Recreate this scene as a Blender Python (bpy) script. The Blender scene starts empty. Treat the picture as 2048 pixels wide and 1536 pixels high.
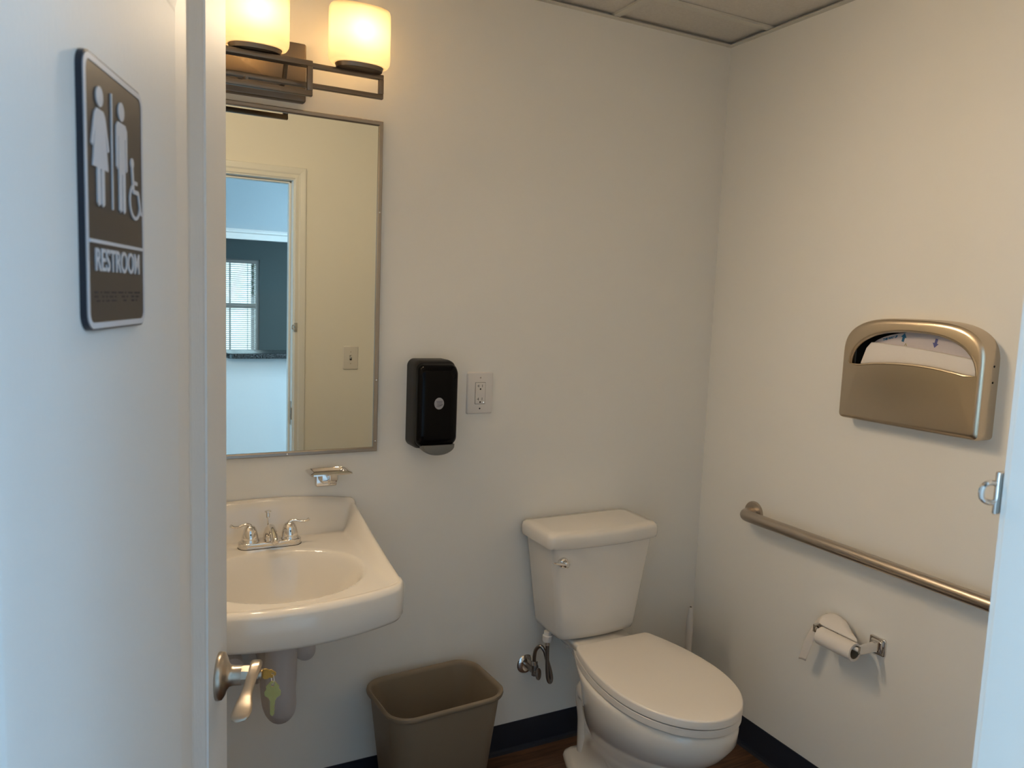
import bpy, bmesh, math, random
from mathutils import Vector, Matrix
random.seed(7)
PI = math.pi
sc = bpy.context.scene
COL = sc.collection

# ------------------------------------------------------------------ camera, world, lights, exposure
def cam_basis(yaw, pitch, roll):
    cy, sy, cp, sp = math.cos(yaw), math.sin(yaw), math.cos(pitch), math.sin(pitch)
    f = Vector((sy*cp, cy*cp, sp)); r = Vector((cy, -sy, 0)); u = r.cross(f)
    c, s = math.cos(roll), math.sin(roll)
    return c*r + s*u, -s*r + c*u, f
cd = bpy.data.cameras.new('camera'); cam = bpy.data.objects.new('camera', cd); COL.objects.link(cam)
r_, u_, f_ = cam_basis(0.479335, -0.1087055, 0.0389387)
CAMLOC = Vector((-1.9387, -2.162, 1.5212))
M = Matrix((( r_.x, u_.x, -f_.x, CAMLOC.x), (r_.y, u_.y, -f_.y, CAMLOC.y), (r_.z, u_.z, -f_.z, CAMLOC.z), (0,0,0,1)))
cam.matrix_world = M
cd.sensor_fit = 'HORIZONTAL'; cd.sensor_width = 36.0; cd.lens = 36.0*1533.0/2048.0
cd.clip_start = 0.02; cd.clip_end = 200
cd.dof.use_dof = True; cd.dof.focus_distance = 2.1; cd.dof.aperture_fstop = 9.0
sc.camera = cam
sc.cycles.sample_clamp_indirect = 0
sc.view_settings.view_transform = 'Standard'; sc.view_settings.look = 'None'
sc.view_settings.gamma = 1.0; sc.view_settings.use_curve_mapping = False
sc.view_settings.exposure = 0.48

w = bpy.data.worlds.new('world'); sc.world = w; w.use_nodes = True
bg = w.node_tree.nodes['Background']
bg.inputs[0].default_value = (0.62, 0.82, 1.0, 1); bg.inputs[1].default_value = 0.42

def area(name, loc, direction, sx, sy, power, color):
    l = bpy.data.lights.new(name, 'AREA'); l.shape = 'RECTANGLE'; l.size = sx; l.size_y = sy
    l.energy = power; l.color = color
    o = bpy.data.objects.new(name, l); COL.objects.link(o); o.location = loc
    o.rotation_euler = Vector(direction).to_track_quat('-Z', 'Y').to_euler()
    return o
DAY = (0.55, 0.80, 1.0)
# daylight arriving through the glazed entrance at the west end of the hall, an added, unseen east window, and the office window
area('daylight_west', (-4.72, -2.55, 1.25), (1, 0, 0), 1.1, 2.0, 48, (0.42, 0.72, 1.0))
area('added_east_daylight', (2.12, -2.55, 1.45), (-1, 0, 0), 1.0, 1.1, 118, (0.40, 0.69, 1.0))
area('daylight_office', (-1.06, -6.55, 1.35), (0, 1, 0), 0.85, 1.0, 6, DAY)
area('added_office_fill', (0.6, -4.8, 2.42), (0, 0, -1), 0.58, 0.58, 22, (0.6, 0.82, 1.0))  # added to brighten the office walls, no fixture behind it
area('added_hall_fill', (-0.45, -2.2, 2.41), (0, 0, -1), 0.58, 0.58, 12, (0.58, 0.78, 1.0))  # added fill below the hall ceiling, without a fixture
LAMP = (1.0, 0.77, 0.51)
LAMP_W = 0.47
FRONT_SPOT_W = 13.0      # power of the added spot just outside the front of each shade

# ------------------------------------------------------------------ materials
def mat(name, color, rough=0.5, metal=0.0, **k):
    m = bpy.data.materials.new(name); m.use_nodes = True
    b = m.node_tree.nodes['Principled BSDF']
    b.inputs['Base Color'].default_value = (*color, 1)
    b.inputs['Roughness'].default_value = rough; b.inputs['Metallic'].default_value = metal
    for kk, v in k.items(): b.inputs[kk.replace('_', ' ')].default_value = v
    return m
def nodes(m): return m.node_tree.nodes, m.node_tree.links, m.node_tree.nodes['Principled BSDF']
def bump(m, scale, strength, dist=0.002, stretch=(1,1,1), detail=4):
    n, l, b = nodes(m)
    tc = n.new('ShaderNodeTexCoord'); mp = n.new('ShaderNodeMapping'); mp.inputs['Scale'].default_value = stretch
    t = n.new('ShaderNodeTexNoise'); t.inputs['Scale'].default_value = scale; t.inputs['Detail'].default_value = detail
    bp = n.new('ShaderNodeBump'); bp.inputs['Strength'].default_value = strength; bp.inputs['Distance'].default_value = dist
    l.new(tc.outputs['Object'], mp.inputs[0]); l.new(mp.outputs[0], t.inputs['Vector'])
    l.new(t.outputs['Fac'], bp.inputs['Height']); l.new(bp.outputs[0], b.inputs['Normal'])
    return m
def vary(m, c1, c2, scale, stretch=(1,1,1), detail=5, lo=.35, hi=.65):
    n, l, b = nodes(m)
    tc = n.new('ShaderNodeTexCoord'); mp = n.new('ShaderNodeMapping'); mp.inputs['Scale'].default_value = stretch
    t = n.new('ShaderNodeTexNoise'); t.inputs['Scale'].default_value = scale; t.inputs['Detail'].default_value = detail
    r = n.new('ShaderNodeValToRGB'); r.color_ramp.elements[0].color = (*c1, 1); r.color_ramp.elements[1].color = (*c2, 1)
    r.color_ramp.elements[0].position = lo; r.color_ramp.elements[1].position = hi
    l.new(tc.outputs['Object'], mp.inputs[0]); l.new(mp.outputs[0], t.inputs['Vector'])
    l.new(t.outputs['Fac'], r.inputs[0]); l.new(r.outputs[0], b.inputs['Base Color'])
    return m
wall_m   = bump(mat('cream_wall_paint', (0.87, 0.855, 0.81), 0.55), 260, 0.25, 0.0006)
hall_m   = bump(mat('white_hall_paint', (0.84, 0.85, 0.85), 0.55), 260, 0.2, 0.0006)
teal_m   = bump(mat('slate_teal_paint', (0.26, 0.34, 0.36), 0.6), 260, 0.2, 0.0006)
tile_m   = bump(vary(mat('ceiling_tile_board', (0.62, 0.60, 0.56), 0.9), (0.64, 0.61, 0.56), (0.69, 0.66, 0.61), 120), 400, 0.25, 0.0006)
tbar_m   = mat('ceiling_grid_metal', (0.66, 0.64, 0.58), 0.45)
dark_m   = mat('dark_void', (0.015, 0.014, 0.013), 0.9)
door_m   = bump(mat('white_door_paint', (0.80, 0.80, 0.79), 0.55, Specular_IOR_Level=0.3), 90, 0.35, 0.0012, (6, 6, 1))
trim_m   = bump(mat('white_trim_gloss', (0.82, 0.82, 0.80), 0.30), 60, 0.12, 0.001)
porc_m   = mat('glazed_porcelain', (0.80, 0.765, 0.71), 0.12, Coat_Weight=0.5, Coat_Roughness=0.05)
seat_m   = mat('seat_plastic', (0.80, 0.755, 0.70), 0.28)
nickel_m = bump(mat('brushed_nickel', (0.50, 0.44, 0.37), 0.30, 1.0), 60, 0.15, 0.0006, (1, 1, 30))
steel_m  = bump(mat('brushed_stainless', (0.60, 0.50, 0.38), 0.27, 1.0), 40, 0.10, 0.0005, (1, 40, 40))
bar_m    = mat('satin_stainless', (0.50, 0.44, 0.38), 0.33, 1.0)
chrome_m = mat('polished_chrome', (0.78, 0.75, 0.72), 0.07, 1.0)
dkch_m   = mat('braided_dark_steel', (0.30, 0.27, 0.25), 0.3, 1.0)
mirror_m = mat('mirror_silver', (0.66, 0.68, 0.62), 0.0, 1.0)
mframe_m = mat('mirror_frame_steel', (0.36, 0.325, 0.29), 0.33, 1.0)
black_m  = mat('gloss_black_plastic', (0.002, 0.002, 0.003), 0.10, Specular_IOR_Level=0.12)
blackm_m = mat('satin_black_plastic', (0.010, 0.009, 0.009), 0.4, Specular_IOR_Level=0.25)
gray_m   = mat('gray_push_plastic', (0.17, 0.17, 0.16), 0.45)
fixt_m   = bump(mat('dark_satin_nickel', (0.20, 0.165, 0.135), 0.36, 1.0), 60, 0.12, 0.0006, (30, 1, 1))
white_m  = mat('white_plastic', (0.78, 0.75, 0.72), 0.35)
pipe_m   = mat('matte_white_vinyl', (0.56, 0.53, 0.53), 0.55)
can_m    = bump(mat('beige_can_plastic', (0.235, 0.185, 0.130), 0.5), 300, 0.1, 0.0004)
vinyl_m  = mat('navy_vinyl_base', (0.018, 0.023, 0.038), 0.4)
paper_m  = bump(mat('tissue_paper', (0.82, 0.77, 0.72), 0.85), 90, 0.25, 0.0015)
box_m    = mat('card_box', (0.62, 0.56, 0.56), 0.7)
blue_m   = mat('blue_print', (0.01, 0.13, 0.27), 0.6)
violet_m = mat('violet_print', (0.10, 0.11, 0.30), 0.6)
signb_m  = mat('brown_sign_face', (0.040, 0.030, 0.025), 0.42)
signe_m  = mat('dark_sign_edge', (0.010, 0.014, 0.028), 0.35)
signw_m  = mat('pale_sign_graphics', (0.62, 0.63, 0.68), 0.4)
gold_m   = bump(mat('brass_key', (0.90, 0.58, 0.16), 0.30, 1.0), 500, .5, .0006)
dull_m   = bump(mat('dull_brass_key', (0.46, 0.40, 0.15), 0.38, 0.9), 500, .5, .0006)
granite_m = vary(mat('speckled_granite', (0.05, 0.05, 0.05), 0.2), (0.008, 0.01, 0.012), (0.16, 0.17, 0.17), 220, lo=.45, hi=.68)
grass_m  = vary(mat('grass', (0.1, 0.2, 0.05), 0.9), (0.10, 0.20, 0.05), (0.25, 0.38, 0.12), 9)
leaf_m   = vary(mat('leaf_green', (0.1, 0.25, 0.08), 0.6), (0.08, 0.22, 0.07), (0.35, 0.55, 0.22), 5)
bark_m   = mat('bark', (0.12, 0.08, 0.05), 0.9)
stone_m  = vary(mat('garden_stone', (0.4, 0.42, 0.45), 0.8), (0.18, 0.2, 0.24), (0.62, 0.66, 0.72), 6)
caulk_m  = mat('painted_caulk', (0.72, 0.66, 0.60), 0.6)

def wood_floor():
    m = mat('dark_plank_floor', (0.1, 0.05, 0.03), 0.38); n, l, b = nodes(m)
    tc = n.new('ShaderNodeTexCoord'); br = n.new('ShaderNodeTexBrick')
    br.inputs['Scale'].default_value = 1.0; br.inputs['Brick Width'].default_value = 0.92; br.inputs['Row Height'].default_value = 0.13
    br.inputs['Mortar Size'].default_value = 0.0012; br.offset = 0.37
    br.inputs['Color1'].default_value = (0.085, 0.038, 0.022, 1); br.inputs['Color2'].default_value = (0.15, 0.082, 0.048, 1)
    br.inputs['Mortar'].default_value = (0.015, 0.01, 0.008, 1)
    mp = n.new('ShaderNodeMapping'); mp.inputs['Scale'].default_value = (2, 26, 2)
    t = n.new('ShaderNodeTexNoise'); t.inputs['Scale'].default_value = 3; t.inputs['Detail'].default_value = 8; t.inputs['Distortion'].default_value = 1.0
    r = n.new('ShaderNodeValToRGB'); r.color_ramp.elements[0].color = (.42, .42, .42, 1); r.color_ramp.elements[1].color = (1.25, 1.2, 1.15, 1)
    r.color_ramp.elements[0].position = .3; r.color_ramp.elements[1].position = .7
    mx = n.new('ShaderNodeMix'); mx.data_type = 'RGBA'; mx.blend_type = 'MULTIPLY'; mx.inputs[0].default_value = 1
    l.new(tc.outputs['Object'], br.inputs[0]); l.new(tc.outputs['Object'], mp.inputs[0]); l.new(mp.outputs[0], t.inputs[0]); l.new(t.outputs[0], r.inputs[0])
    l.new(br.outputs[0], mx.inputs[6]); l.new(r.outputs[0], mx.inputs[7]); l.new(mx.outputs[2], b.inputs['Base Color'])
    return m
floor_m = wood_floor()

def thin_glass(name, tint, gloss=0.06):
    m = bpy.data.materials.new(name); m.use_nodes = True; n, l = m.node_tree.nodes, m.node_tree.links
    n.remove(n['Principled BSDF']); o = n['Material Output']
    t = n.new('ShaderNodeBsdfTransparent'); t.inputs[0].default_value = (*tint, 1)
    g = n.new('ShaderNodeBsdfGlossy'); g.inputs['Roughness'].default_value = 0.02
    x = n.new('ShaderNodeMixShader'); x.inputs[0].default_value = gloss
    l.new(t.outputs[0], x.inputs[1]); l.new(g.outputs[0], x.inputs[2]); l.new(x.outputs[0], o.inputs[0])
    return m
pane_m = thin_glass('window_glass', (0.95, 0.97, 0.97))
def lit_shade():
    # frosted opal glass: scatters its own bulb's light, and the glowing glass itself gives light
    m = bpy.data.materials.new('lit_opal_glass'); m.use_nodes = True; n, l = m.node_tree.nodes, m.node_tree.links
    n.remove(n['Principled BSDF']); o = n['Material Output']
    tr = n.new('ShaderNodeBsdfTranslucent'); tr.inputs[0].default_value = (0.95, 0.83, 0.62, 1)
    tp = n.new('ShaderNodeBsdfTransparent'); tp.inputs[0].default_value = (1, 0.96, 0.88, 1)
    gl = n.new('ShaderNodeBsdfGlossy'); gl.inputs['Roughness'].default_value = 0.25
    em = n.new('ShaderNodeEmission'); em.inputs[0].default_value = (1.0, 0.72, 0.38, 1); em.inputs[1].default_value = 0.0
    x1 = n.new('ShaderNodeMixShader'); x1.inputs[0].default_value = 0.15
    x2 = n.new('ShaderNodeMixShader'); x2.inputs[0].default_value = 0.05
    ad = n.new('ShaderNodeAddShader')
    l.new(tr.outputs[0], x1.inputs[1]); l.new(tp.outputs[0], x1.inputs[2]); l.new(x1.outputs[0], x2.inputs[1]); l.new(gl.outputs[0], x2.inputs[2])
    l.new(x2.outputs[0], ad.inputs[0]); l.new(em.outputs[0], ad.inputs[1]); l.new(ad.outputs[0], o.inputs[0])
    return m
shade_m = lit_shade()
def emit(name, c, s):
    m = mat(name, c, 0.4); b = m.node_tree.nodes['Principled BSDF']
    b.inputs['Emission Color'].default_value = (*c, 1); b.inputs['Emission Strength'].default_value = s
    return m
led_m = emit('white_indicator_led', (0.8, 0.95, 1.0), 1.2)

# ------------------------------------------------------------------ mesh helpers
def obj(name, bm, m, parent=None, smooth=False, angle=35):
    bmesh.ops.recalc_face_normals(bm, faces=bm.faces[:])
    me = bpy.data.meshes.new(name); bm.to_mesh(me); bm.free()
    me.materials.append(m)
    if smooth:
        for p in me.polygons: p.use_smooth = True
        try: me.set_sharp_from_angle(angle=math.radians(angle))
        except Exception: pass
    o = bpy.data.objects.new(name, me); COL.objects.link(o)
    if parent is not None: o.parent = parent
    return o
def empty(name, loc=(0,0,0), rotz=0):
    o = bpy.data.objects.new(name, None); COL.objects.link(o); o.location = loc; o.rotation_euler = (0, 0, rotz)
    o.empty_display_size = 0.05
    return o
def tag(o, label, cat, group=None):
    o['label'] = label; o['category'] = cat
    if group: o['group'] = group
    return o
def struct(name, bm, m, parent=None, **k):
    o = obj(name, bm, m, parent, **k)
    if parent is None: o['kind'] = 'structure'
    return o
def B(): return bmesh.new()
def box(bm, lo, hi, bev=0.0, seg=2):
    lo = Vector(lo); hi = Vector(hi)
    c = (lo+hi)/2; s = hi-lo
    r = bmesh.ops.create_cube(bm, size=1.0, matrix=Matrix.Translation(c) @ Matrix.Diagonal((s.x, s.y, s.z, 1)))
    if bev > 0:
        es = list({e for v in r['verts'] for e in v.link_edges})
        bmesh.ops.bevel(bm, geom=es, offset=bev, segments=seg, affect='EDGES', profile=0.5)
    return bm
def loft(bm, rings, cap0=True, cap1=True, closed=True):
    V = [[bm.verts.new(p) for p in r] for r in rings]
    n = len(rings[0])
    for a, b in zip(V[:-1], V[1:]):
        for i in range(n if closed else n-1):
            j = (i+1) % n
            bm.faces.new((a[i], a[j], b[j], b[i]))
    if cap0: bm.faces.new(V[0][::-1])
    if cap1: bm.faces.new(V[-1])
    return V
def frame_of(t, up=Vector((0,0,1))):
    t = t.normalized()
    if abs(t.dot(up)) > 0.95: up = Vector((1,0,0))
    a = up.cross(t).normalized(); b = t.cross(a).normalized()
    return a, b
def catmull(pts, k=6):
    P = [Vector(p) for p in pts]; P = [2*P[0]-P[1]] + P + [2*P[-1]-P[-2]]
    out = []
    for i in range(1, len(P)-2):
        for j in range(k):
            t = j/k
            out.append(0.5*((2*P[i]) + (-P[i-1]+P[i+1])*t + (2*P[i-1]-5*P[i]+4*P[i+1]-P[i+2])*t*t + (-P[i-1]+3*P[i]-3*P[i+1]+P[i+2])*t**3))
    out.append(P[-2]); return out
def tube(bm, pts, rad, n=14, rb=None, cap=True, up=None):
    """rad: number or list; rb: second radius (list/number) for elliptical section"""
    P = [Vector(p) for p in pts]; N = len(P)
    R = rad if isinstance(rad, (list, tuple)) else [rad]*N
    if len(R) != N: R = [R[min(int(i/(N-1)*(len(R)-1)), len(R)-2)]*(1-((i/(N-1)*(len(R)-1)) % 1 if i < N-1 else 1)) + R[min(int(i/(N-1)*(len(R)-1)), len(R)-2)+1]*((i/(N-1)*(len(R)-1)) % 1 if i < N-1 else 1) for i in range(N)]
    Q = R if rb is None else (rb if isinstance(rb, (list, tuple)) else [rb]*N)
    if len(Q) != N: Q = [Q[min(int(i/(N-1)*(len(Q)-1)), len(Q)-2)]*(1-((i/(N-1)*(len(Q)-1)) % 1 if i < N-1 else 1)) + Q[min(int(i/(N-1)*(len(Q)-1)), len(Q)-2)+1]*((i/(N-1)*(len(Q)-1)) % 1 if i < N-1 else 1) for i in range(N)]
    rings = []; a = None
    for i in range(N):
        t = (P[min(i+1, N-1)] - P[max(i-1, 0)]).normalized()
        if a is None: a, b = frame_of(t, up or Vector((0,0,1)))
        else:
            a = (a - t*a.dot(t)).normalized(); b = t.cross(a).normalized()
        rings.append([P[i] + a*(R[i]*math.cos(2*PI*k/n)) + b*(Q[i]*math.sin(2*PI*k/n)) for k in range(n)])
    loft(bm, rings, cap, cap); return bm
def lathe(bm, prof, org=(0,0,0), axis=(0,0,1), n=32, sx=1.0, sy=1.0):
    """prof: list of (radius, height along axis)"""
    ax = Vector(axis).normalized(); a, b = frame_of(ax, Vector((0,0,1)) if abs(ax.z) < .9 else Vector((0,1,0)))
    org = Vector(org)
    rings = [[org + ax*h + a*(r*sx*math.cos(2*PI*k/n)) + b*(r*sy*math.sin(2*PI*k/n)) for k in range(n)] for r, h in prof]
    loft(bm, rings, prof[0][0] > 1e-6 or True, True); return bm
def rrect(w, h, r, n=6, cx=0, cy=0):
    out = []
    for (sx, sy, a0) in ((1,1,0), (-1,1,PI/2), (-1,-1,PI), (1,-1,3*PI/2)):
        for i in range(n+1):
            a = a0 + PI/2*i/n
            out.append((cx + sx*(w/2-r) + r*math.cos(a), cy + sy*(h/2-r) + r*math.sin(a)))
    return out
def circ(r, n=24, cx=0, cy=0, sy=1.0): return [(cx+r*math.cos(2*PI*i/n), cy+r*sy*math.sin(2*PI*i/n)) for i in range(n)]
def mapf(o, ux, uy, un):
    o, ux, uy, un = Vector(o), Vector(ux), Vector(uy), Vector(un)
    return lambda x, y, z=0: o + ux*x + uy*y + un*z
def prism(bm, pts, z0, z1, F, bev=0.0):
    """outline extruded between depths z0..z1 in frame F, front edge softened by bev"""
    c = (sum(p[0] for p in pts)/len(pts), sum(p[1] for p in pts)/len(pts))
    def sc_(d):
        out = []
        n = len(pts)
        for i, p in enumerate(pts):
            a = pts[i-1]; b = pts[(i+1) % n]
            tx, ty = b[0]-a[0], b[1]-a[1]; L = math.hypot(tx, ty) or 1
            out.append((p[0] - d*ty/L*SGN, p[1] + d*tx/L*SGN))
        return out
    area2 = sum(pts[i-1][0]*pts[i][1]-pts[i][0]*pts[i-1][1] for i in range(len(pts)))
    SGN = 1 if area2 > 0 else -1
    rings = [[F(x, y, z0) for x, y in pts]]
    if bev > 0:
        s = 1 if z1 > z0 else -1
        for k in range(5):
            a = PI/2*k/4
            rings.append([F(x, y, z1 - s*bev*(1-math.sin(a))) for x, y in sc_(bev*(1-math.cos(a)))])
    else: rings.append([F(x, y, z1) for x, y in pts])
    loft(bm, rings); return bm
def ringplate(bm, outer, inner, z0, z1, F):
    """flat plate with a hole (outer and inner must have the same number of points)"""
    n = len(outer)
    A = [bm.verts.new(F(x, y, z1)) for x, y in outer]; Bv = [bm.verts.new(F(x, y, z1)) for x, y in inner]
    C_ = [bm.verts.new(F(x, y, z0)) for x, y in outer]; D = [bm.verts.new(F(x, y, z0)) for x, y in inner]
    for i in range(n):
        j = (i+1) % n
        for q in ((A[i], A[j], Bv[j], Bv[i]), (C_[i], D[i], D[j], C_[j]), (A[i], C_[i], C_[j], A[j]), (Bv[i], Bv[j], D[j], D[i])): bm.faces.new(q)
    return bm
def stroke(bm, pts, wd, z0, z1, F):
    P = [Vector((p[0], p[1], 0)) for p in pts]; L, R = [], []
    for i in range(len(P)):
        t = (P[min(i+1, len(P)-1)] - P[max(i-1, 0)]).normalized(); nn = Vector((-t.y, t.x, 0))
        L.append(P[i]+nn*wd/2); R.append(P[i]-nn*wd/2)
    rings = [[F(l.x, l.y, z0), F(r.x, r.y, z0), F(r.x, r.y, z1), F(l.x, l.y, z1)] for l, r in zip(L, R)]
    loft(bm, rings); return bm
def text_bm(s, size, depth, F, align='CENTER', sx=1.0):
    cu = bpy.data.curves.new('lettering', 'FONT'); cu.body = s; cu.size = size; cu.align_x = align; cu.align_y = 'CENTER'; cu.extrude = depth/2
    cu.offset = 0.0004
    o = bpy.data.objects.new('lettering_source', cu); COL.objects.link(o)
    dg = bpy.context.evaluated_depsgraph_get(); me = bpy.data.meshes.new_from_object(o.evaluated_get(dg))
    bm = bmesh.new(); bm.from_mesh(me)
    for v in bm.verts: v.co = F(v.co.x*sx, v.co.y, v.co.z + depth/2)
    bpy.data.objects.remove(o); bpy.data.curves.remove(cu); bpy.data.meshes.remove(me)
    return bm
def smooth(a, b, x):
    t = min(1, max(0, (x-a)/(b-a))); return t*t*(3-2*t)

# ------------------------------------------------------------------ room shell
H = 2.44; YF = -1.735; YH = -1.86; JL, JR, JT = -2.097, -1.162, 2.058
XL = -2.26; YC = -3.235; XE, XW = 2.0, -4.6; YO = -6.3; T = 0.12
struct('floor', box(B(), (XW-T, YO-T, -0.1), (XE+T, T, 0)), floor_m)
struct('wall_back', box(B(), (XL-T, 0, 0), (T, T, 2.7)), wall_m)
struct('wall_right', box(B(), (0, YF, 0), (T, 0, 2.7)), wall_m)
struct('wall_left', box(B(), (XL-T, YF, 0), (XL, 0, 2.7)), wall_m)
# front wall: cream inside, white on the hall side
def front(y0, y1, m, nm):
    b = B(); e = 0.012
    box(b, (XL-T, y0, 0), (JL-e, y1, 2.7)); box(b, (JR+e, y0, 0), (T, y1, 2.7)); box(b, (JL-e, y0, JT+e), (JR+e, y1, 2.7))
    struct(nm, b, m)
front(-1.80, YF, wall_m, 'wall_front'); front(YH, -1.80, hall_m, 'wall_hall_north')
b = B(); box(b, (XW, YH, 0), (XL-T, -1.80, 2.7)); box(b, (T, YH, 0), (XE, -1.80, 2.7)); struct('wall_hall_north', b, hall_m)
# opposite hall wall with pass-through opening above a half wall
b = B(); OX0, OX1 = -1.90, 0.9; HB = 1.87
box(b, (XW, YC-T, 0), (OX0, YC, 2.7)); box(b, (OX1, YC-T, 0), (XE, YC, 2.7)); box(b, (OX0, YC-T, 0), (OX1, YC, 1.068)); box(b, (OX0, YC-T, HB), (OX1, YC, 2.7))
struct('wall_hall_south', b, hall_m)
b = B(); box(b, (OX0, YC, HB+.05), (OX1, YC+.004, H+.02)); struct('wall_soffit', b, bump(mat('pale_slate_soffit', (0.46, 0.51, 0.54), 0.6), 260, 0.2, 0.0006))  # thin header panel, darker than the hall wall around it
b = B(); box(b, (OX0-.02, YC, HB-.02), (OX1+.02, YC+.018, HB+.022), .004); box(b, (OX0-.02, YC, HB+.022), (OX1+.02, YC+.026, HB+.036), .005); struct('trim_1', b, trim_m)
# office behind
b = B(); WX0, WX1, WZ0, WZ1 = -1.45, -0.585, 0.80, 1.838
box(b, (XW, YO-T, 0), (WX0, YO, 2.7)); box(b, (WX1, YO-T, 0), (XE, YO, 2.7)); box(b, (WX0, YO-T, 0), (WX1, YO, WZ0)); box(b, (WX0, YO-T, WZ1), (WX1, YO, 2.7))
struct('wall_office_south', b, teal_m)
struct('wall_office_east', box(B(), (XE, YO-T, 0), (XE+T, YC-T, 2.7)), teal_m)
struct('wall_office_west', box(B(), (XW-T, YO-T, 0), (XW, YC-T, 2.7)), teal_m)
struct('wall_office_north', box(B(), (OX1+.1, YC-T-.012, 0), (XE, YC-T, 2.7)), teal_m)
# hall ends: west glazed entrance, added east window, out of view
b = B(); box(b, (XW-T, YC-T, 0), (XW, -3.12, 2.7)); box(b, (XW-T, -1.98, 0), (XW, YH+.06, 2.7)); box(b, (XW-T, -3.12, 2.28), (XW, -1.98, 2.7)); struct('wall_hall_west', b, hall_m)
b = B(); box(b, (XE, YC-T, 0), (XE+T, -3.07, 2.7)); box(b, (XE, -2.03, 0), (XE+T, YH+.06, 2.7)); box(b, (XE, -3.07, 2.02), (XE+T, -2.03, 2.7)); box(b, (XE, -3.07, 0), (XE+T, -2.03, 0.88)); struct('wall_hall_east', b, hall_m)
def window_yz(nm, x, y0, y1, z0, z1, s=1):
    b = B(); f = 0.05
    box(b, (x-.03, y0, z0), (x+.03, y0+f, z1)); box(b, (x-.03, y1-f, z0), (x+.03, y1, z1)); box(b, (x-.03, y0+f, z0), (x+.03, y1-f, z0+f)); box(b, (x-.03, y0+f, z1-f), (x+.03, y1-f, z1))
    box(b, (x-.02, y0+f, (z0+z1)/2-.02), (x+.02, y1-f, (z0+z1)/2+.02))
    o = struct(nm, b, trim_m); obj('glass_pane', box(B(), (x-.003, y0+f, z0+f), (x+.003, y1-f, z1-f)), pane_m, o); return o
window_yz('window_2', XW-.06, -3.12, -1.98, 0.0, 2.28); window_yz('window_3', XE+.06, -3.07, -2.03, 0.88, 2.02)
struct('ceiling', box(B(), (XW-T, YO-T, H+.02), (XE+T, -1.80, H+.1)), hall_m)

# suspended bathroom ceiling: tiles, tees, wall angle
TX = [-0.50-.61*i for i in range(3)]; TY = [-0.20-.61*i for i in range(3)]
b = B(); xs = [0]+TX+[XL]; ys = [0]+TY+[YF]
for i in range(len(xs)-1):
    for j in range(len(ys)-1):
        box(b, (xs[i+1]+.008, ys[j+1]+.008, H+.0045), (xs[i]-.008, ys[j]-.008, H+.020))
struct('ceiling', b, tile_m)
struct('ceiling', box(B(), (XL, YF, H+.05), (0, 0, H+.1)), dark_m)
b = B()
for x in TX: box(b, (x-.012, YF, H-.0045), (x+.012, 0, H+.004))
for y in TY: box(b, (XL, y-.012, H-.005), (0, y+.012, H+.0035))
struct('trim_2', b, tbar_m)
b = B(); box(b, (XL, -.022, H-.007), (0, 0, H-.0055)); box(b, (-.022, YF, H-.008), (0, 0, H-.0065)); box(b, (XL, YF, H-.007), (0, YF+.022, H-.0055)); box(b, (XL, YF, H-.008), (XL+.022, 0, H-.0065))
box(b, (XL, -.002, H-.004), (0, 0, H+.02)); box(b, (-.002, YF, H-.004), (0, 0, H+.02)); struct('trim_3', b, tbar_m)

def cove(name, p0, p1, nrm):
    p0, p1, nrm = Vector(p0), Vector(p1), Vector(nrm)
    prof = [(0, .1016), (.003, .1016), (.0035, .012), (.006, .004), (.016, 0), (0, 0)]
    b = B(); loft(b, [[p + nrm*a + Vector((0,0,h)) for a, h in prof] for p in (p0, p1)]); return struct(name, b, vinyl_m)
cove('baseboard_back', (XL, 0, 0), (0, 0, 0), (0, -1, 0)); cove('baseboard_right', (0, 0, 0), (0, YF, 0), (-1, 0, 0))
cove('baseboard_left', (XL, 0, 0), (XL, YF, 0), (1, 0, 0)); cove('baseboard_front', (JR+.078, YF, 0), (0, YF, 0), (0, 1, 0))

# door frame: jambs, head, stops, casing both sides
b = B()
box(b, (JR, YH-.004, 0), (JR+.019, YF+.004, JT), .0015); box(b, (JL-.019, YH-.004, 0), (JL, YF+.004, JT), .0015); box(b, (JL-.019, YH-.004, JT), (JR+.019, YF+.004, JT+.019), .0015)
box(b, (JR-.011, YF-.084, 0), (JR, YF-.047, JT), .003); box(b, (JL, YF-.084, 0), (JL+.011, YF-.047, JT), .003); box(b, (JL, YF-.084, JT-.011), (JR, YF-.047, JT), .003)
struct('trim_4', b, trim_m)
def casing(nm, y0, s):
    b = B(); rv = .006; cw = .053
    prof = [(0, 0), (0, .011), (.004, .013), (.018, .012), (.026, .016), (.044, .018), (.051, .018), (cw, .015), (cw, 0)]
    def P(x, z, d): return Vector((x, y0 + s*d, z))
    xl, xr, zt = JL-rv, JR+rv, JT+rv
    path = [((xr, 0), (1, 0)), ((xr, zt), (1, 1)), ((xl, zt), (-1, 1)), ((xl, 0), (-1, 0))]
    loft(b, [[P(x+dx*a, z+dz*a, d) for a, d in prof] for (x, z), (dx, dz) in path])
    return struct(nm, b, trim_m)
casing('trim_5', YF, 1); casing('trim_6', YH, -1)
sp = empty('strike_plate', (JR, YF-.022, 0.915)); b = B(); box(b, (-.0014, -.018, -.06), (-.0002, .016, .06), .0005)
box(b, (-.006, .014, -.03), (.0, .022, .03), .001); obj('plate', b, bar_m, sp)
b = B(); box(b, (-.002, -.008, -.022), (-.0013, .010, .018)); obj('latch_hole', b, dark_m, sp)
tag(sp, 'small steel strike plate on the right door jamb, reflected low in the mirror', 'strike plate')
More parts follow.
